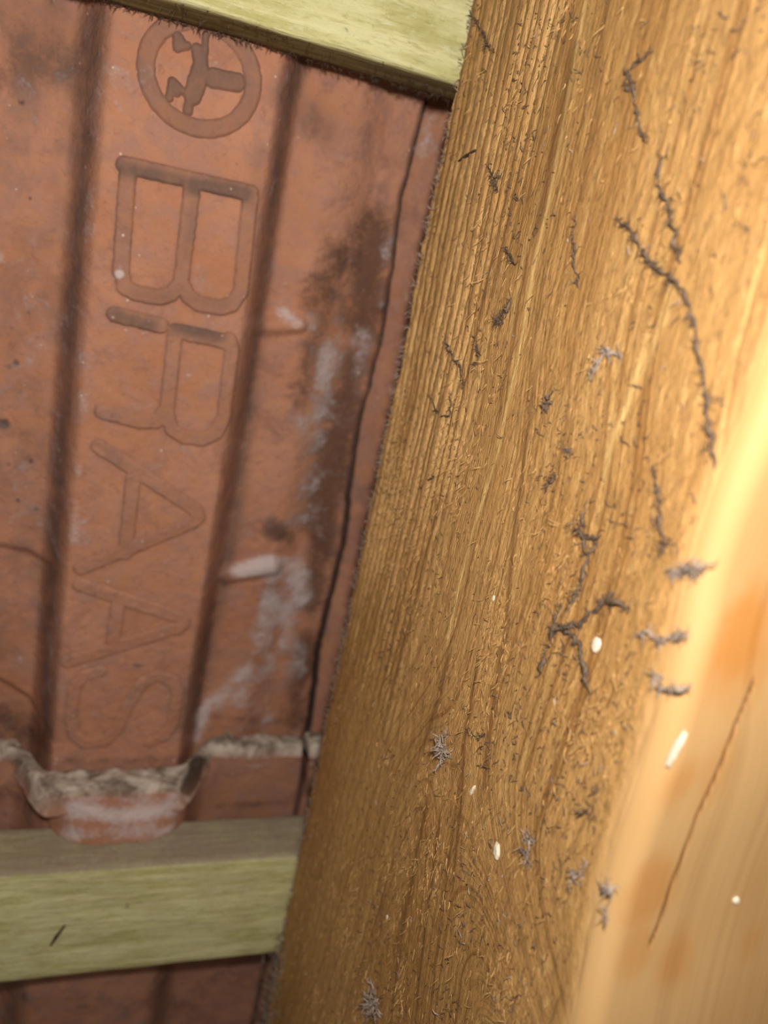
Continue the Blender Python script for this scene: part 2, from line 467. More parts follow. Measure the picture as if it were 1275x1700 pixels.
def relief(name, strokes, height=.0062, dust=.5, soft=.0035):
    """a raised figure pressed on the tile: soft-edged skin following the tile's surface"""
    pts = np.array([p for s, w in strokes for p in s]); w0 = max(w for s, w in strokes) + soft + .004
    a0, b0 = pts.min(0) - w0; a1, b1 = pts.max(0) + w0
    st = .0016
    A, B = np.meshgrid(np.arange(a0, a1, st), np.arange(b0, b1, st), indexing='ij')
    sd = np.minimum.reduce([seg_dist(A, B, s) - w for s, w in strokes])
    sd = sd + .0016 * (fbm(A * 160, B * 160, 2, 40) - .5)
    Dm = np.full(A.shape, 1.02)
    for _ in range(4): Dm = main_depth(A * Dm, B * Dm)
    h = height * (1 - sstep(-soft * .3, soft, sd)) - .0012
    Vv = np.stack([A * Dm, B * Dm, Dm - h], -1).reshape(-1, 3)
    F = grid_faces(*A.shape, True)
    keep = (sd.ravel()[F] < soft * 1.05).any(1); F = F[keep]
    used = np.unique(F); mp = -np.ones(len(Vv), int); mp[used] = np.arange(len(used))
    at = tile_attrs(A.ravel()[used], B.ravel()[used])
    at['dust'] = np.clip(np.maximum(at['dust'], dust if np.isscalar(dust) else dust(A, B).ravel()[used]), 0, 1)
    Vv = Vv[used]; c = Vv.mean(0)
    return link(name, mesh_from(name, Vv - c, mp[F], CLAY, at), origin=tuple(c), parent=tile)


def letter_dust(rows, base):
    return lambda A, B: base + blobs(A, B, rows)


dl = [letter_dust([([(205, 280), (300, 302)], 14, .75), ([(320, 310), (405, 322)], 14, .95), ([(325, 330), (310, 420)], 12, .25), ([(230, 490), (370, 500)], 14, .25)], .30),
      letter_dust([([(195, 525), (250, 540)], 14, .65), ([(290, 540), (360, 555)], 14, .75)], .28),
      letter_dust([([(165, 735), (210, 770)], 8, .15)], .28), letter_dust([([(60, 0)], 1, 0)], .20), letter_dust([([(200, 1155), (275, 1125)], 8, .3)], .14)]
for k, L in enumerate(LETTERS):
    relief('raised_letter', [(p, .0078 if k < 4 else .0068) for p in L], (.0056, .0054, .005, .0042, .0038)[k], dl[k])
for nm, st in emblem_strokes():
    relief(nm, st, .0050, .85 if nm != 'emblem_ring' else .50)


# the neighbour beyond the right-hand joint
def neigh_depth(u, v):
    return 1.115 + 0.045 * sstep(-0.3, 0.85, v) + .012 * sstep(.42, .40, u) + 0.004 * (fbm(u * 30, v * 22, 4, 23) - .5)


U, V, D, T, Bt = tile_grid(0.385, 0.74, -0.46, 0.90, 0.004, 0.005, neigh_depth)
shift = wavy_right(np.full(V.shape, .374), V) - .374 - .002
T[..., 0] += shift; Bt[..., 0] += shift
a_, b_ = U / D, V / D
at = {'lime': blobs(a_, b_, [([(725, 200), (718, 260)], 18, .85), ([(715, 270), (705, 330)], 16, .45), ([(690, 470), (672, 590)], 12, .25), ([(590, 990)], 14, .3)]),
      'damp_shade': blobs(a_, b_, [([(660, 600), (650, 640)], 16, .3), ([(610, 800), (560, 1100)], 30, .35), ([(735, 170)], 26, .5)]), 'mould_shade': 0 * U, 'dust': 0 * U + .12}
at['mould_shade'][:2, :] = 1.3  # left columns painted dark to stand in for shade inside the joint
V3, F3 = slab(T, Bt)
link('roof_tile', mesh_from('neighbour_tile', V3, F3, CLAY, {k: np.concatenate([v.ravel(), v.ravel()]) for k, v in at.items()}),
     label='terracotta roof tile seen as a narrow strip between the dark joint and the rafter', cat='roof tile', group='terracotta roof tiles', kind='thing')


# lower course: head edge with its lime crust, nib over the batten, underside running on below it
VH = 0.806


def lower_in(u, v):
    g = trough(u, .060)
    d = 1.006 + 0.060 * g + 0.012 * sstep(1.0, 1.8, v)
    d = d + .006 * (fbm(u * 26, v * 20, 4, 51) - .5)
    return d


def lower_tile(u0, u1, label, g0):
    def depth(U_, V_): return lower_in(U_, V_)
    U, V, D, T, Bt = tile_grid(u0, u1, VH + .002, 2.0, 0.006, 0.007, depth, .034)
    a_, b_ = U / D, V / D
    at = {'lime': 0 * U, 'damp_shade': .35 * sstep(.3, .8, fbm(U * 18, V * 9, 3, 61)) + .05, 'mould_shade': .9 * blobs(a_, b_, [([(455, 1640), (440, 1700)], 25, .6), ([(40, 1650), (35, 1700)], 8, .5),
          ([(240, 1640), (260, 1700)], 14, .45), ([(200, 1680), (330, 1625)], 8, .3)]), 'dust': .25 + .35 * (1 - np.abs(trough(U, .06) * 2 - 1))}
    at['damp_shade'] = np.maximum(at['damp_shade'], blobs(a_, b_, [([(0, 1320), (80, 1350)], 34, .8), ([(330, 1340), (500, 1330)], 10, .6), ([(500, 1255), (515, 1340)], 9, .9)]))
    V3, F3 = slab(T, Bt)
    t = link('roof_tile', mesh_from('lower_tile', V3, F3, CLAY, {k: np.concatenate([v.ravel(), v.ravel()]) for k, v in at.items()}), label=label, cat='roof tile', group='terracotta roof tiles', kind='thing')
    # head face with lime crust
    us = np.linspace(u0, u1, int((u1 - u0) / .0028) + 1)
    ts = np.linspace(0, 1, 26)
    Ug, Tg = np.meshgrid(us, ts, indexing='ij')
    g = trough(Ug, .068)
    outer = 1.044 + .078 * g; inner = .970 + .096 * g + .004 * np.sin(Ug * 60)
    Dg = outer + (inner - outer) * Tg
    nz = fbm(Ug * 45, Dg * 45, 4, 71)
    Vg = VH - .004 - .014 * nz - .006 * np.sin(Tg * math.pi) + .024 * sstep(.70, 1, Tg) + .014 * sstep(.12, 0, Tg)
    Dg = Dg - .010 * (fbm(Ug * 40, Ug * 0, 3, 77) - .5) * (1 - Tg)
    a_, b_ = Ug / Dg, Vg / Dg
    mo = blobs(a_, b_, [([(330, 1265), (310, 1310)], 19, .95), ([(180, 1295), (200, 1300)], 14, .45), ([(30, 1250), (25, 1300)], 18, .45), ([(110, 1320), (300, 1325)], 10, .35), ([(500, 1225)], 18, .5), ([(0, 1265)], 16, .5)])
    cl = sstep(.70, .98, Tg)
    V3, F3 = slab(np.stack([Ug, Vg, Dg], -1), np.stack([Ug, Vg * 0 + VH + .012, Dg], -1))
    link('lime_crust', mesh_from('lime_crust', V3, F3, CRUST, {'mould_shade': np.concatenate([mo.ravel()] * 2), 'clay': np.concatenate([cl.ravel()] * 2)}), parent=t, label='whitish weathered crust on the tile head')
    return t


low = lower_tile(-0.47, 0.366, 'terracotta roof tile behind the lower batten with a lime-crusted wavy head edge', 0)
lower_tile(0.378, 0.74, 'terracotta roof tile of the lower course, a sliver against the rafter near the lower batten', 1)


# rounded nib that hooks over the lower batten
def nib():
    n, m = 61, 30
    us = np.linspace(-.022, .184, n); ts = np.linspace(0, 1, m)
    Ug, Tg = np.meshgrid(us, ts, indexing='ij')
    x = (Ug - .081) / .103
    fall = np.sqrt(np.clip(1 - np.abs(x) ** 3.2, 0, 1))
    vv = VH - .006 + (.8595 - VH + .006) * Tg
    bulge = .957 + .005 * (1 - Tg) ** 2 - .002 * Tg
    flank = 1.04
    Dg = flank + (bulge - flank) * fall + .004 * (fbm(Ug * 50, vv * 50, 3, 81) - .5)
    a_, b_ = Ug / Dg, vv / Dg
    at = {'lime': blobs(a_, b_, [([(120, 1345), (190, 1355), (270, 1345)], 26, 1.35), ([(290, 1320), (280, 1350)], 20, 1.2), ([(110, 1385), (280, 1375)], 26, .85)]), 'damp_shade': 0 * a_, 'mould_shade': 0 * a_, 'dust': 0 * a_ + .12}
    V3, F3 = slab(np.stack([Ug, vv, Dg], -1), np.stack([Ug, vv, Dg * 0 + 1.035], -1))
    link('nib', mesh_from('nib', V3, F3, CLAY, {k: np.concatenate([v.ravel()] * 2) for k, v in at.items()}), parent=low, label='pinkish rounded nib resting on the batten')


nib()


# ---------------------------------------------------------------- battens
def batten(v0, v1, label, face_attr, seed):
    n, q = 420, 14
    us = np.linspace(-0.75, 1.15, n)
    r = .006
    loop = []                                    # cross-section (v, d), closed
    def edge_pts(p, q_, k):
        return [(p[0] + (q_[0] - p[0]) * t, p[1] + (q_[1] - p[1]) * t) for t in np.linspace(0, 1, k, endpoint=False)]
    c = [(v0, D_ROOF), (v0, D_BACK), (v1, D_BACK), (v1, D_ROOF)]
    def cut(i, s):
        p = c[i]; o = c[(i + s) % 4]; L = math.hypot(o[0] - p[0], o[1] - p[1]); return (p[0] + (o[0] - p[0]) * r / L, p[1] + (o[1] - p[1]) * r / L)
    for i in range(4):
        loop += edge_pts(cut(i, 1), cut((i + 1) % 4, -1), 24 if i % 2 else 12)
        e = cut((i + 1) % 4, -1); loop.append(e)
        k = c[(i + 1) % 4]; f = cut((i + 1) % 4, 1); loop.append(((e[0] + f[0] + 1.2 * k[0]) / 3.2, (e[1] + f[1] + 1.2 * k[1]) / 3.2))
    L = np.array(loop); m = len(L)
    Ug = np.repeat(us[:, None], m, 1); Vg = np.repeat(L[None, :, 0], n, 0).copy(); Dg = np.repeat(L[None, :, 1], n, 0).copy()
    cv, cd = (v0 + v1) / 2, (D_BACK + D_ROOF) / 2
    w = .0035 * (fbm(Ug * 14, Vg * 60, 4, seed) - .5)
    Vg += np.sign(Vg - cv) * w * (np.abs(Vg - cv) > (v1 - v0) * .49)
    Dg += .0016 * (fbm(Ug * 30, Vg * 120, 3, seed + 4) - .5) * (Dg < cd)
    ends = []
    Vv = np.stack([Ug, Vg, Dg], -1).reshape(-1, 3)
    F = []
    i = np.arange(n * m).reshape(n, m)
    nx = np.roll(i, -1, 1)
    F = np.stack([i[:-1], nx[:-1], nx[1:], i[1:]], -1).reshape(-1, 4)
    faces = F.tolist() + [i[0][::-1].tolist(), i[-1].tolist()]
    o = np.array([0, (v0 + v1) / 2, D_ROOF])
    a_, b_ = Vv[:, 0] / Vv[:, 2], Vv[:, 1] / Vv[:, 2]
    at = face_attr(Vv, a_, b_)
    return link('batten', mesh_from('batten', Vv - o, faces, GREEN, at), origin=tuple(o), label=label, cat='batten', group='green treated battens')


LB0, LB1 = 0.861, 1.052
UB0, UB1 = -0.377, -0.186


def low_attr(P, a, b):
    top = (P[:, 1] < LB0 + .004)
    return {'dust': top * .85 + .12 * sstep(.3, .6, fbm(a * 30, b * 30, 3, 91)),
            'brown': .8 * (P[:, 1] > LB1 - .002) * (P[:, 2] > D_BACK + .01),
            'mould_shade': blobs(a, b, [([(210, 1500), (212, 1505)], 10, .55), ([(97, 1385), (95, 1440)], 3, .8), ([(190, 1465), (290, 1500)], 26, .14), ([(485, 1430), (478, 1590)], 16, .30)])}


def up_attr(P, a, b):
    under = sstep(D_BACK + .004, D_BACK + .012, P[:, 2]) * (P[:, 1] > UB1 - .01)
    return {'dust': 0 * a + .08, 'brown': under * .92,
            'mould_shade': blobs(a, b, [([(430, 30), (580, 70)], 12, .28), ([(760, 20), (755, 60)], 18, .35), ([(580, 40), (560, 60)], 6, .5)]) + .0}


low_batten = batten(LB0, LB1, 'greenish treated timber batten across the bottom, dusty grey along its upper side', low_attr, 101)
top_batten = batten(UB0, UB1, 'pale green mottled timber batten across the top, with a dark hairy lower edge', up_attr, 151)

# ---------------------------------------------------------------- rafter
n_v = 720
vs = np.linspace(-0.75, 1.75, n_v)
side_t = np.linspace(0, 1, 300)
W = 0.30; RR = 0.017
Ar = arris(vs)
cols_u, cols_d, tag_ = [], [], []
for t in side_t:
    cols_u.append(np.full(n_v, U_SIDE)); cols_d.append(D_BACK + (Ar + RR - D_BACK) * t); tag_.append(0)
for k in range(1, 13):
    th = k / 13 * math.pi / 2
    cols_u.append(np.full(n_v, U_SIDE + RR * (1 - math.cos(th)))); cols_d.append(Ar + RR * (1 - math.sin(th))); tag_.append(1)
for t in np.linspace(0, 1, 230):
    cols_u.append(np.full(n_v, U_SIDE + RR + (W - 2 * RR) * t)); cols_d.append(Ar + 0); tag_.append(2)
for k in range(1, 7):
    th = k / 7 * math.pi / 2
    cols_u.append(np.full(n_v, U_SIDE + W - RR * (1 - math.sin(th)))); cols_d.append(Ar + RR * (1 - math.cos(th))); tag_.append(3)
for t in np.linspace(0, 1, 12):
    cols_u.append(np.full(n_v, U_SIDE + W)); cols_d.append(Ar + RR + (D_BACK - Ar - RR) * t); tag_.append(3)
Ug = np.array(cols_u).T.copy(); Dg = np.array(cols_d).T.copy(); Vg = np.repeat(vs[:, None], len(tag_), 1)
tag_ = np.array(tag_)[None, :].repeat(n_v, 0)
side = (tag_ == 0) * 1.0


def under(x, y):
    a, b = app(x, y); dd = .33
    for _ in range(5): dd = float(arris(b * dd))
    return a * dd, b * dd


def ring_field(d, v):
    """growth-ring coordinate on the sawn side: straight grain above, cathedral arches below"""
    drift = .026 * sstep(.15, .0, v) - .012 * np.sin(v * 5)
    r0 = (d - drift) * 3.0 + .05 * (fbm(d * 9, v * 2.2, 3, 201) - .5)
    c0 = .585 - .05 * (v - .45)
    arch = (np.sqrt(((d - c0) * 3.4) ** 2 + .012) - .55 * (v - .42)) * 1.0 + .05 * (fbm(d * 14, v * 4, 3, 207) - .5)
    k = sstep(.30, .52, v - .35 * np.abs(d - .62))
    return r0 * (1 - k) + (arch + 1.5) * k


ring = ring_field(Dg, Vg)
ring_under = (Ug * 3.2 + .10 * (fbm(Ug * 12, Vg * 1.6, 3, 211) - .5) + .25 * np.exp(-((Ug - .45) / .05) ** 2 - ((Vg - .17) / .05) ** 2))
ring = np.where(tag_ == 0, ring, ring_under)
# rough saw ridges on the part of the side nearest the tiles
ridge_zone = sstep(.655, .72, Dg) * (1 - sstep(.28, .60, Vg)) * side
rw = Dg + .008 * np.sin(Vg * 6) + .0012 * vnoise(Dg * 20, Vg * 14, 225)
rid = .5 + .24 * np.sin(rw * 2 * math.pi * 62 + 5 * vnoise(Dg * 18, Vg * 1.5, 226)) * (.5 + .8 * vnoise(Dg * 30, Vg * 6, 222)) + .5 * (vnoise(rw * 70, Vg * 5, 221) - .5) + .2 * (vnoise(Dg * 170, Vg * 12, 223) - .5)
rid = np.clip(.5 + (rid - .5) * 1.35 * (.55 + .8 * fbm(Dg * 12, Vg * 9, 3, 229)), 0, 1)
under_relief = .0015 * vnoise(ring * 26, Vg * 2, 227)
wear = .0045 * (fbm(Dg * 16, Vg * 5, 4, 231) - .5) + .0016 * (fbm(Dg * 120, Vg * 60, 2, 235) - .5)
edgefuzz = sstep(.885, .911, Dg) * (fbm(Vg * 60, Vg * 0, 4, 241) - .3) * .006
Ug = Ug + side * (ridge_zone * (.0052 * (rid - .5)) + wear + edgefuzz + under_relief * .5 - .0012)
# long drying split in the underside
split = [under(*p) for p in ((1250, 1136), (1222, 1205), (1190, 1285), (1160, 1352), (1145, 1391), (1116, 1470), (1092, 1540), (1080, 1568))]
split = [(p[0] - .0006 * (k % 2), p[1]) for k, p in enumerate(split)]
sd_ = seg_dist(Ug, Vg, split)
Dg = Dg + (tag_ == 2) * .0022 * (1 - sstep(.0003, .0012, sd_))
# attributes
d_s, v_s = Dg, Vg
au, bv = Ug / Dg, Vg / Dg
planed = np.where(tag_ == 0, sstep(.014, .0, Dg - arris(Vg) - RR + .010 * (fbm(Vg * 9, Dg * 9, 3, 261) - .5)) * .8, 1.0)


def side_strokes(rows):
    out = np.zeros(Dg.shape)
    for pts, r, s in rows:
        q = [on_side(*p) for p in pts]
        if len(q) == 1: q = q * 2
        q = np.array(q)
        # distance across the grain as a function of v
        o = np.argsort(q[:, 1])
        dd = np.abs(Dg - np.interp(Vg, q[o, 1], q[o, 0]))
        inside = sstep(q[:, 1].min() - .02, q[:, 1].min() + .02, Vg) * (1 - sstep(q[:, 1].max() - .02, q[:, 1].max() + .02, Vg))
        out = np.maximum(out, np.minimum(1, s * 1.25) * inside * np.exp(-(dd / r) ** 2))
    return out * side


pale = side_strokes([([(975, -10), (945, 150), (918, 300), (885, 450), (860, 600), (830, 750), (798, 850), (770, 950), (742, 1080)], .0028, .9),
                     ([(985, -10), (955, 150), (925, 300)], .003, .2), ([(1075, 560), (1050, 650), (1015, 740), (1003, 800)], .0030, .6),
                     ([(905, 300), (870, 420), (845, 560)], .003, .4), ([(1120, 470), (1060, 640)], .004, .3)])
streak = side_strokes([([(950, 60), (930, 200), (905, 320), (885, 400)], .011, .55), ([(1010, -10), (985, 200), (965, 330)], .007, .35),
                       ([(893, 620), (875, 740), (855, 900), (840, 1050), (815, 1200), (800, 1330)], .0045, .55),
                       ([(800, 1080), (775, 1220), (765, 1350), (752, 1480)], .0030, .65), ([(750, 1080), (728, 1170), (700, 1250)], .0050, .55),
                       ([(712, 1330), (690, 1440), (668, 1560), (652, 1690)], .0050, .6), ([(735, 1340), (715, 1480), (700, 1600), (690, 1700)], .0035, .65),
                       ([(690, 1450), (672, 1520), (660, 1620)], .0075, .55), ([(780, 1180), (760, 1330), (728, 1560), (712, 1700)], .0028, .5),
                       ([(875, 420), (850, 560), (830, 700)], .0035, .4)])
knot = np.zeros(Dg.shape)
for px, rr, s_ in (((1235, 1060), .022, 1.0), ((1130, 1300), .012, .55), ((1080, 1480), .016, .7), ((1120, 1600), .016, .6), ((1190, 1290), .014, .35), ((1060, 1580), .014, .5), ((1250, 1560), .010, .4)):
    a, b = app(*px); dd = .33
    for _ in range(3): dd = float(arris(b * dd))
    knot = np.maximum(knot, s_ * (1 - sstep(.35, 1.45, np.hypot((Ug - a * dd) / rr, (Vg - b * dd) / (rr * 1.7)) + 1.1 * (fbm(Ug * 45, Vg * 26, 4, 271) - .5))))
knot *= (tag_ >= 1)
streak = np.maximum(streak, (tag_ == 2) * 1.0 * (1 - sstep(.0008, .0022, sd_)))
dirt = sstep(.60, .78, fbm(Dg * 22, Vg * 26, 4, 281)) * .40 * side * (1 - sstep(.5, .9, Vg)) * sstep(.45, .62, Dg)
for px, rr, s_ in (((830, 530), .012, .3), ((770, 350), .022, .4), ((745, 400), .02, .4), ((790, 640), .03, .25), ((745, 540), .03, .28), ((800, 60), .02, .3)):
    d0, v0 = on_side(*px); dirt = np.maximum(dirt, s_ * side * np.exp(-((Dg - d0) / (rr * 2)) ** 2 - ((Vg - v0) / (rr * .8)) ** 2))
dirt = np.maximum(dirt, .42 * sstep(.87, .911, Dg) * side)
RO = np.array([U_SIDE + W / 2, 0, D_BACK])
Vv = np.stack([Ug, Vg, Dg], -1)
cc = np.array([U_SIDE + W / 2, 0, .62])
caps = []
for e in (0, -1):
    c_ = Vv[e] * .002 + (cc + [0, vs[e], 0]) * .998; caps.append(c_[None])
Vv = np.concatenate([caps[0], Vv, caps[1]])
pad = lambda a: np.concatenate([a[:1], a, a[-1:]])
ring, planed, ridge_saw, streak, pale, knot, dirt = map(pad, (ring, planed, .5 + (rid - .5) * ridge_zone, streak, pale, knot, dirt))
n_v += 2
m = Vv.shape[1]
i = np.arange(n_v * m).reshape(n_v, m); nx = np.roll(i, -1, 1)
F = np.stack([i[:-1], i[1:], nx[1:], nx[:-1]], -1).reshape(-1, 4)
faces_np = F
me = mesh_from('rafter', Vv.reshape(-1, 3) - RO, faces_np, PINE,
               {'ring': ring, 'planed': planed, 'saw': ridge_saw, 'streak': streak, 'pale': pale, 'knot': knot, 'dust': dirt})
rafter = link('rafter', me, origin=tuple(RO), label='thick sawn orange-brown pine rafter filling the right side, dotted with grey dust threads', cat='beam')


# ---------------------------------------------------------------- threads, fibres and crumbs
class Tubes:
    def __init__(s): s.v, s.f = [], []

    def tube(s, pts, rad, sides=5):
        pts = [Vector(p) for p in pts]
        if len(pts) < 2: return
        b = len(s.v)
        for k, p in enumerate(pts):
            t = (pts[min(k + 1, len(pts) - 1)] - pts[max(k - 1, 0)])
            t = t.normalized() if t.length > 1e-9 else Vector((0, 1, 0))
            x = t.cross(Vector((1, 0, 0)))
            x = x.normalized() if x.length > 1e-5 else t.cross(Vector((0, 1, 0))).normalized()
            y = t.cross(x); r = rad[k] if hasattr(rad, '__len__') else rad
            for j in range(sides):
                q = 2 * math.pi * j / sides; s.v.append(p + (x * math.cos(q) + y * math.sin(q)) * r)
        for k in range(len(pts) - 1):
            for j in range(sides):
                c = b + k * sides + j; d = b + k * sides + (j + 1) % sides
                s.f.append((c, d, d + sides, c + sides))
        s.f.append(tuple(b + j for j in reversed(range(sides)))); e = b + (len(pts) - 1) * sides
        s.f.append(tuple(e + j for j in range(sides)))

    def link(s, name, mat, **kw):
        if not s.v: return None
        o = np.array([list(v) for v in s.v]); c = o.mean(0)
        if kw.get('parent') is not None: c = np.array(kw.pop('pivot', (0, 0, 0))); return link(name, mesh_from(name, o - c, [tuple(f) for f in s.f], mat), **kw)
        return link(name, mesh_from(name, o - c, [tuple(f) for f in s.f], mat), origin=tuple(c), **kw)


def surf_side(d, v, lift=.002):
    return Vector((U_SIDE - lift, v, d))


def surf_at(x, y, lift=.002):
    """point on the rafter under a picture point: its side, else its underside"""
    d, v = on_side(x, y)
    if d > float(arris(v)) + .014: return surf_side(d, v, lift)
    a, b = app(x, y); dd = .33
    for _ in range(4): dd = float(arris(b * dd))
    return Vector((a * dd, b * dd, dd - lift))


def thread(tb, px, r=.0016, fuzz=10, lift=.0016):
    r *= .74; fuzz *= 1.9
    """lumpy dust-laden cobweb thread lying on the rafter"""
    P = [surf_at(*p, lift=lift) for p in px]
    pts = []
    for a, b in zip(P[:-1], P[1:]):
        k = max(2, int((b - a).length / .0030))
        for t in range(k):
            q = a.lerp(b, t / k)
            j = .0011
            pts.append(q + Vector((-abs(random.gauss(0, j)) * .7, random.gauss(0, j), random.gauss(0, j))))
    pts.append(P[-1])
    n = len(pts)
    rad = []
    w = random.random() * 9
    for k in range(n):
        e = min(1, (min(k, n - 1 - k) + .6) / 3)
        rad.append(r * e * (.35 + 1.0 * abs(math.sin(k * .55 + w)) * random.uniform(.5, 1.25)))
    tb.tube(pts, rad, 6)
    for _ in range(int(fuzz * n / 9)):
        p = random.choice(pts); d1 = Vector((-abs(random.gauss(0, .5)), random.gauss(0, 1), random.gauss(0, 1))).normalized()
        L = random.uniform(.003, .009); q = p + d1 * L * .5 + Vector((0, random.gauss(0, .001), random.gauss(0, .001)))
        tb.tube([p, q, q + (d1 + Vector((random.uniform(-.3, .1), random.gauss(0, .5), random.gauss(0, .5)))).normalized() * L * .5], [.00045, .00035, .00012], 3)


def clump(tb, px, size, n=26):
    c = surf_at(*px, lift=.004)
    for _ in range(n):
        p = c + Vector((random.uniform(-.4, 0), random.gauss(0, .5), random.gauss(0, .5))) * size
        pts = [p]
        dr = Vector((random.gauss(0, .5), random.gauss(0, 1), random.gauss(0, 1))).normalized()
        for k in range(4):
            dr = (dr + Vector((random.gauss(0, .5), random.gauss(0, .6), random.gauss(0, .6)))).normalized()
            q = pts[-1] + dr * size * random.uniform(.2, .42); q.x = min(q.x, c.x + .002); pts.append(q)
        tb.tube(pts, [.0003, .0008, .0010, .0007, .0002], 4)


THREADS = [
    ('dust_thread', 'hooked grey dust thread at the top right of the rafter', [[(1090, 85), (1072, 98), (1050, 114), (1045, 122), (1052, 140), (1058, 165), (1060, 190), (1066, 212), (1078, 240)], [(1046, 122), (1040, 138), (1046, 150), (1056, 150)]], .0016, 6),
    ('dust_thread', 'long dark dust thread running down the right of the rafter', [[(1112, 258), (1100, 270), (1097, 290), (1102, 320), (1114, 348), (1123, 380), (1127, 410), (1134, 438)], [(1030, 362), (1050, 380), (1066, 408), (1080, 432), (1100, 446), (1118, 460), (1135, 480), (1150, 512), (1157, 548), (1166, 600), (1176, 660), (1186, 715), (1190, 780)], [(1118, 460), (1112, 480)], [(1080, 436), (1092, 452)]], .0017, 7),
    ('dust_thread', 'thin dust thread left of the long dark one, above the forked clump', [[(958, 372), (955, 395), (959, 425), (957, 440), (962, 462), (963, 480)]], .0011, 8),
    ('dust_thread', 'pale-tipped dust clot with a short tail in the upper middle of the rafter', [[(983, 634), (992, 612), (1002, 594), (1008, 580)], [(1004, 578), (1018, 586), (1036, 590)]], .0024, 14),
    ('dust_thread', 'knotted grey dust string above the large forked one', [[(975, 846), (971, 868), (968, 884), (974, 902), (975, 920)], [(955, 884), (972, 886), (988, 894), (1002, 888)], [(998, 898), (984, 920), (974, 942), (970, 968), (969, 980)], [(966, 975), (954, 1000), (947, 1012)]], .0019, 9),
    ('dust_thread', 'largest forked grey dust clump, low in the middle of the rafter', [[(920, 1068), (922, 1048), (930, 1025), (936, 1008)], [(924, 1046), (945, 1040), (966, 1037), (978, 1024), (998, 1006), (1010, 992), (1024, 982)], [(1006, 994), (1030, 1004), (1048, 1007)], [(935, 1046), (955, 1058), (966, 1072), (970, 1092), (976, 1118), (983, 1150)], [(940, 1070), (938, 1090)], [(915, 1074), (905, 1100), (898, 1122)]], .0026, 10),
    ('dust_thread', 'wispy dust thread with a star end, right of the knotted string', [[(1087, 770), (1093, 800), (1100, 850), (1102, 880), (1108, 905), (1098, 930)], [(1105, 905), (1120, 896)], [(1108, 908), (1130, 908)]], .0012, 9),
    ('dust_thread', 'blurred grey dust tuft near the rafter edge at mid height', [[(1118, 958), (1122, 946), (1132, 950)], [(1130, 950), (1160, 940), (1178, 936)]], .0028, 20),
    ('dust_thread', 'blurred grey dust streak to the right of the forked clump', [[(1060, 1052), (1074, 1046), (1088, 1058), (1104, 1068), (1118, 1056), (1140, 1050)]], .0022, 12),
    ('dust_thread', 'blurred pale dust loop below the streak near the rafter edge', [[(1086, 1150), (1090, 1128), (1100, 1120)], [(1096, 1144), (1122, 1146), (1146, 1132)]], .0022, 12),
    ('dust_thread', 'dark bristly dust clot on the ribbed upper left of the rafter', [[(828, 534), (838, 524), (848, 510), (850, 495)], [(824, 530), (838, 536)]], .0020, 22),
    ('dust_thread', 'short dark dust clot above the bristly one', [[(845, 412), (852, 428), (858, 440)]], .0014, 14),
    ('dust_thread', 'angular loop of dark fibre on the left of the rafter', [[(716, 655), (724, 678), (735, 692), (750, 690), (753, 672), (752, 655)]], .0010, 5),
    ('dust_thread', 'c-shaped dark fibre low on the ribbed left of the rafter', [[(724, 790), (711, 798), (704, 812), (708, 826)]], .0011, 6),
    ('dust_thread', 'dark crumb of dust with tail at the centre of the rafter', [[(940, 750), (952, 748), (947, 762)], [(928, 790), (915, 805), (910, 816)]], .0018, 14),
    ('dust_thread', 'curled hair-like fibre beside the grey fluff ball', [[(782, 1208), (788, 1220), (798, 1226), (808, 1216)], [(786, 1222), (780, 1216)]], .0009, 8),
    ('dust_thread', 'branching pale fibre under the white chip', [[(872, 1378), (884, 1392), (896, 1396)], [(884, 1394), (880, 1412), (878, 1428)], [(868, 1410), (880, 1414)]], .0012, 12),
    ('dust_thread', 'bent pale fibre low right on the rafter', [[(952, 1470), (958, 1452), (972, 1446), (982, 1432)]], .0012, 10),
    ('dust_thread', 'small grey dust tuft to the right of the fluff ball', [[(966, 1352), (974, 1346), (984, 1352)]], .0020, 16),
    ('dust_thread', 'long fine dark thread curving down the top left of the rafter', [[(780, 18), (792, 34), (806, 58), (816, 82), (826, 88)], [(812, 70), (806, 88)]], .0009, 6),
    ('dust_thread', 'dark speckled thread along the rafter to the left of the ring of fibre', [[(741, 560), (748, 582), (760, 600), (768, 612), (774, 640)], [(790, 560), (800, 590), (786, 615)]], .0009, 8),
    ('dust_thread', 'dust clot and crumbs high on the ribs beside the dark splinter', [[(818, 285), (824, 300), (830, 318)], [(826, 300), (834, 292)]], .0015, 18),
    ('dust_thread', 'grey dust tuft with bent arm at the lower right rafter edge', [[(1000, 1472), (1012, 1478), (1020, 1466)], [(1008, 1500), (1004, 1520)]], .0022, 14),
]
for nm, lab, lines, r, fz in THREADS:
    tb = Tubes()
    for ln in lines: thread(tb, ln, r, fz)
    pale_ = any(w in lab for w in ('pale', 'blurred', 'lower right rafter'))
    tb.link(nm, DUST_PALE if pale_ else DUST, label=lab, cat='dust thread', group='dust threads clinging to the rafter')

for lab, px, sz, n, mat in (('round grey fluff ball on the lower left of the rafter', (742, 1247), .013, 46, DUST_PALE),
                            ('pale fluff tuft at the very bottom of the rafter', (627, 1662), .015, 40, DUST_PALE),
                            ('small bristly dust ball at mid height left of the dust string', (915, 672), .006, 16, DUST)):
    tb = Tubes(); clump(tb, px, sz, n)
    if 'bottom' in lab: thread(tb, [(624, 1668), (614, 1688), (606, 1712)], .0009, 2)
    tb.link('fluff_ball', mat, label=lab, cat='fluff', group='fluff balls on the rafter')

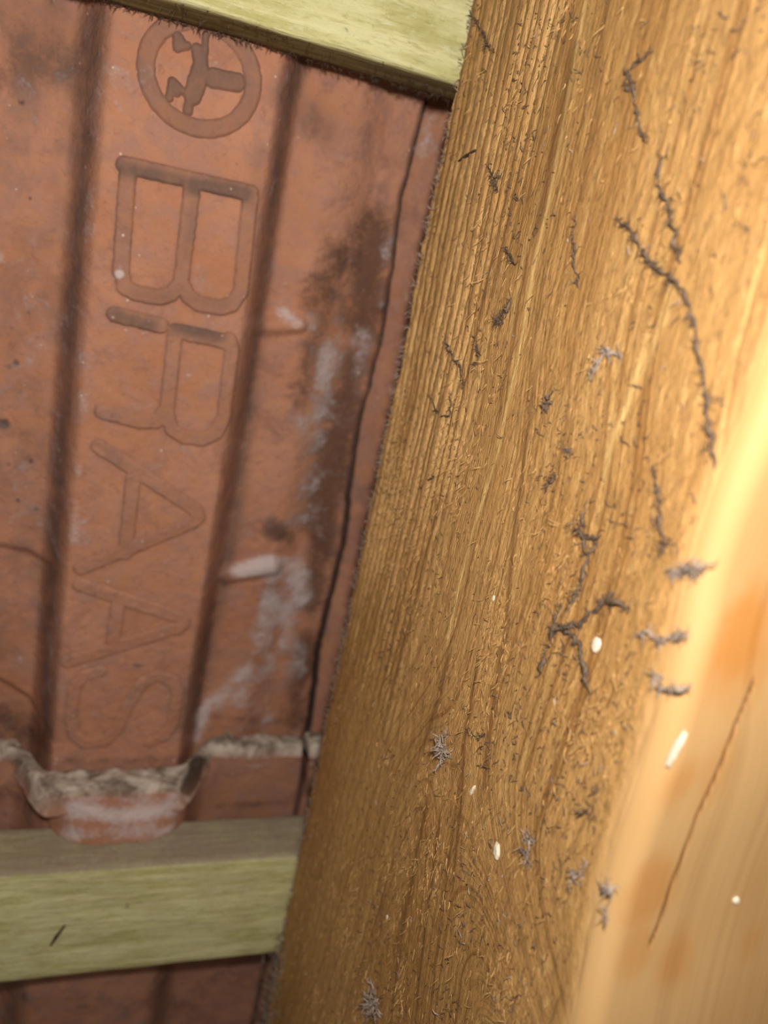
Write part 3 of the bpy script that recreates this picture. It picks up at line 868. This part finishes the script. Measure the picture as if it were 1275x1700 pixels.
# splinters
for lab, pts, r, mat in (('thin dark splinter lying across the ribs near the top of the rafter', [surf_at(764, 268), surf_at(778, 259), surf_at(792, 250)], .0019, DARKFIB),):
    tb = Tubes(); tb.tube(pts, [r * .5, r, r * .6], 6); tb.link('splinter', mat, label=lab, cat='splinter')


def at_depth(x, y, d):
    a, b = app(x, y); return Vector((a * d, b * d, d))


tb = Tubes(); tb.tube([at_depth(84, 1570, D_BACK - .002), at_depth(93, 1556, D_BACK - .003), at_depth(108, 1536, D_BACK - .002)], [.0012, .0024, .0012], 6)
tb.link('splinter', DARKFIB, label='thin dark splinter lying on the face of the lower batten', cat='splinter')

# pale chips
for lab, px, sx, sy, ang in (('white paint chip low in the middle of the rafter', (826, 1413), .0050, .0075, .3), ('white grain below the forked dust clump', (991, 1071), .0040, .0060, .1),
                             ('elongated white flake on the right rafter edge', (1116, 1240), .0030, .0150, -.15), ('white grain beside the c-shaped fibre', (731, 793), .0022, .0022, 0),
                             ('pale grain on the underside of the rafter at bottom right', (1221, 1494), .0030, .0032, 0), ('white grain at mid height of the rafter, left of centre', (822, 993), .0026, .0032, .2),
                             ('tiny white grain near the left rafter edge', (673, 1003), .0030, .0024, 0), ('cream flake beside the fluff ball and curled fibre', (786, 1312), .0020, .0070, -.3),
                             ('cream grain on the lower left of the rafter', (645, 1523), .0035, .0040, 0), ('white grain at the top left of the rafter', (838, 42), .0030, .0040, 0)):
    c = surf_at(*px, lift=.002); onside = abs(c.x - U_SIDE) < .01
    vs_, fs_ = [], []
    K = 9
    for lvl, (h, sc) in enumerate(((0, 1), (.0014, .95), (.0024, .55))):
        for j in range(K):
            q = 2 * math.pi * j / K; rr = sc * (.8 + .35 * random.random())
            x, y = math.cos(q) * sx * rr, math.sin(q) * sy * rr
            x, y = x * math.cos(ang) - y * math.sin(ang), x * math.sin(ang) + y * math.cos(ang)
            vs_.append((-h + .002, y, x) if onside else (x, y, -h + .002))
    for l in range(2):
        for j in range(K): fs_.append((l * K + j, l * K + (j + 1) % K, (l + 1) * K + (j + 1) % K, (l + 1) * K + j))
    fs_ += [tuple(range(2 * K, 3 * K)), tuple(reversed(range(K)))]
    me = mesh_from('chip', np.array(vs_), fs_, CHIP, smooth=False)
    link('pale_chip', me, origin=tuple(c), label=lab, cat='chip', group='pale chips on the rafter')


# uncountable crumbs, torn fibres
def fibres(name, n, where, mat, Lr, r, parent, pivot, dirn, curl=.5):
    V_, F_ = [], []
    for _ in range(n):
        p = where()
        if p is None: continue
        dr = dirn(p); L = random.uniform(*Lr); pts = [p]
        for k in range(3):
            dr = (dr + Vector((random.gauss(0, curl) * .5, random.gauss(0, curl), random.gauss(0, curl)))).normalized()
            pts.append(pts[-1] + dr * L / 3)
        x = dr.cross(Vector((.3, .2, 1))).normalized(); y = dr.cross(x)
        b = len(V_)
        for k, q in enumerate(pts):
            w = r * (1, .9, .7, .25)[k]
            for j in range(3):
                t = j * 2.094; V_.append(q + (x * math.cos(t) + y * math.sin(t)) * w)
        for k in range(3):
            for j in range(3):
                c = b + k * 3 + j; d = b + k * 3 + (j + 1) % 3
                F_.append((c, d, d + 3, c + 3))
    me = mesh_from(name, np.array([list(v) for v in V_]) - np.array(pivot), np.array(F_), mat)
    return link(name, me, parent=parent, kind='stuff')


def where_side(dens):
    def f():
        for _ in range(30):
            d = random.uniform(.36, .905); v = random.uniform(-.45, 1.25)
            if d > float(arris(v)) + .02 and random.random() < dens(d, v): return surf_side(d, v, .0008)
        return None
    return f


piv = tuple(RO)
cl_ = lambda d, v: min(1, max(0.06, 2.2 * (float(fbm(d * 14, v * 12, 3, 301)) - .42)))
grain = lambda p: Vector((-.25, random.choice((-1, 1)) * 1.0, random.gauss(0, .35)))
slant = lambda p: Vector((-.35, 1.0, -.45 + random.gauss(0, .3)))
fibres('torn_fibres', 5200, where_side(lambda d, v: (.25 + .75 * (v > .15)) * cl_(d, v) * (.25 if (d > .62 and v > .35) else 1)), FIBRE, (.004, .014), .00055, rafter, piv, slant, .35)
fibres('dust_crumbs', 3400, where_side(lambda d, v: (1 if v < .75 else .35) * cl_(d + 3, v) * (1.0 if d < .75 else .7)), DUST, (.002, .010), .0006, rafter, piv, lambda p: Vector((-.15, random.gauss(0, 1), random.gauss(0, .8))), .8)
fibres('pale_crumbs', 420, where_side(lambda d, v: (.2 + .8 * (v > .4)) * cl_(d + 7, v)), DUST_PALE, (.003, .010), .0007, rafter, piv, lambda p: Vector((-.3, random.gauss(0, 1), random.gauss(0, 1))), .9)
fibres('edge_fuzz', 900, lambda: Vector((U_SIDE - .001, random.uniform(-.5, 1.5), D_BACK - random.uniform(0, .012))), DUST_PALE, (.004, .012), .0005, rafter, piv,
       lambda p: Vector((-.9, random.gauss(0, .5), .3)), .6)
fibres('hairy_edge', 420, lambda: Vector((random.uniform(-.15, .42), UB1 + .0005, random.choice((random.uniform(D_BACK, D_ROOF), D_ROOF - .002)))), DARKFIB, (.003, .011), .0006, top_batten,
       (0, (UB0 + UB1) / 2, D_ROOF), lambda p: Vector((random.gauss(0, 1.6), .7, random.gauss(0, .3))), .8)
fibres('cobweb_fluff', 260, lambda: Vector((U_SIDE - random.uniform(.0, .016), random.uniform(.98, 1.32), random.uniform(.86, .915))), DUST_PALE, (.008, .022), .0006, rafter, piv,
       lambda p: Vector((-.5, random.gauss(0, 1), random.gauss(0, .6))), .9)
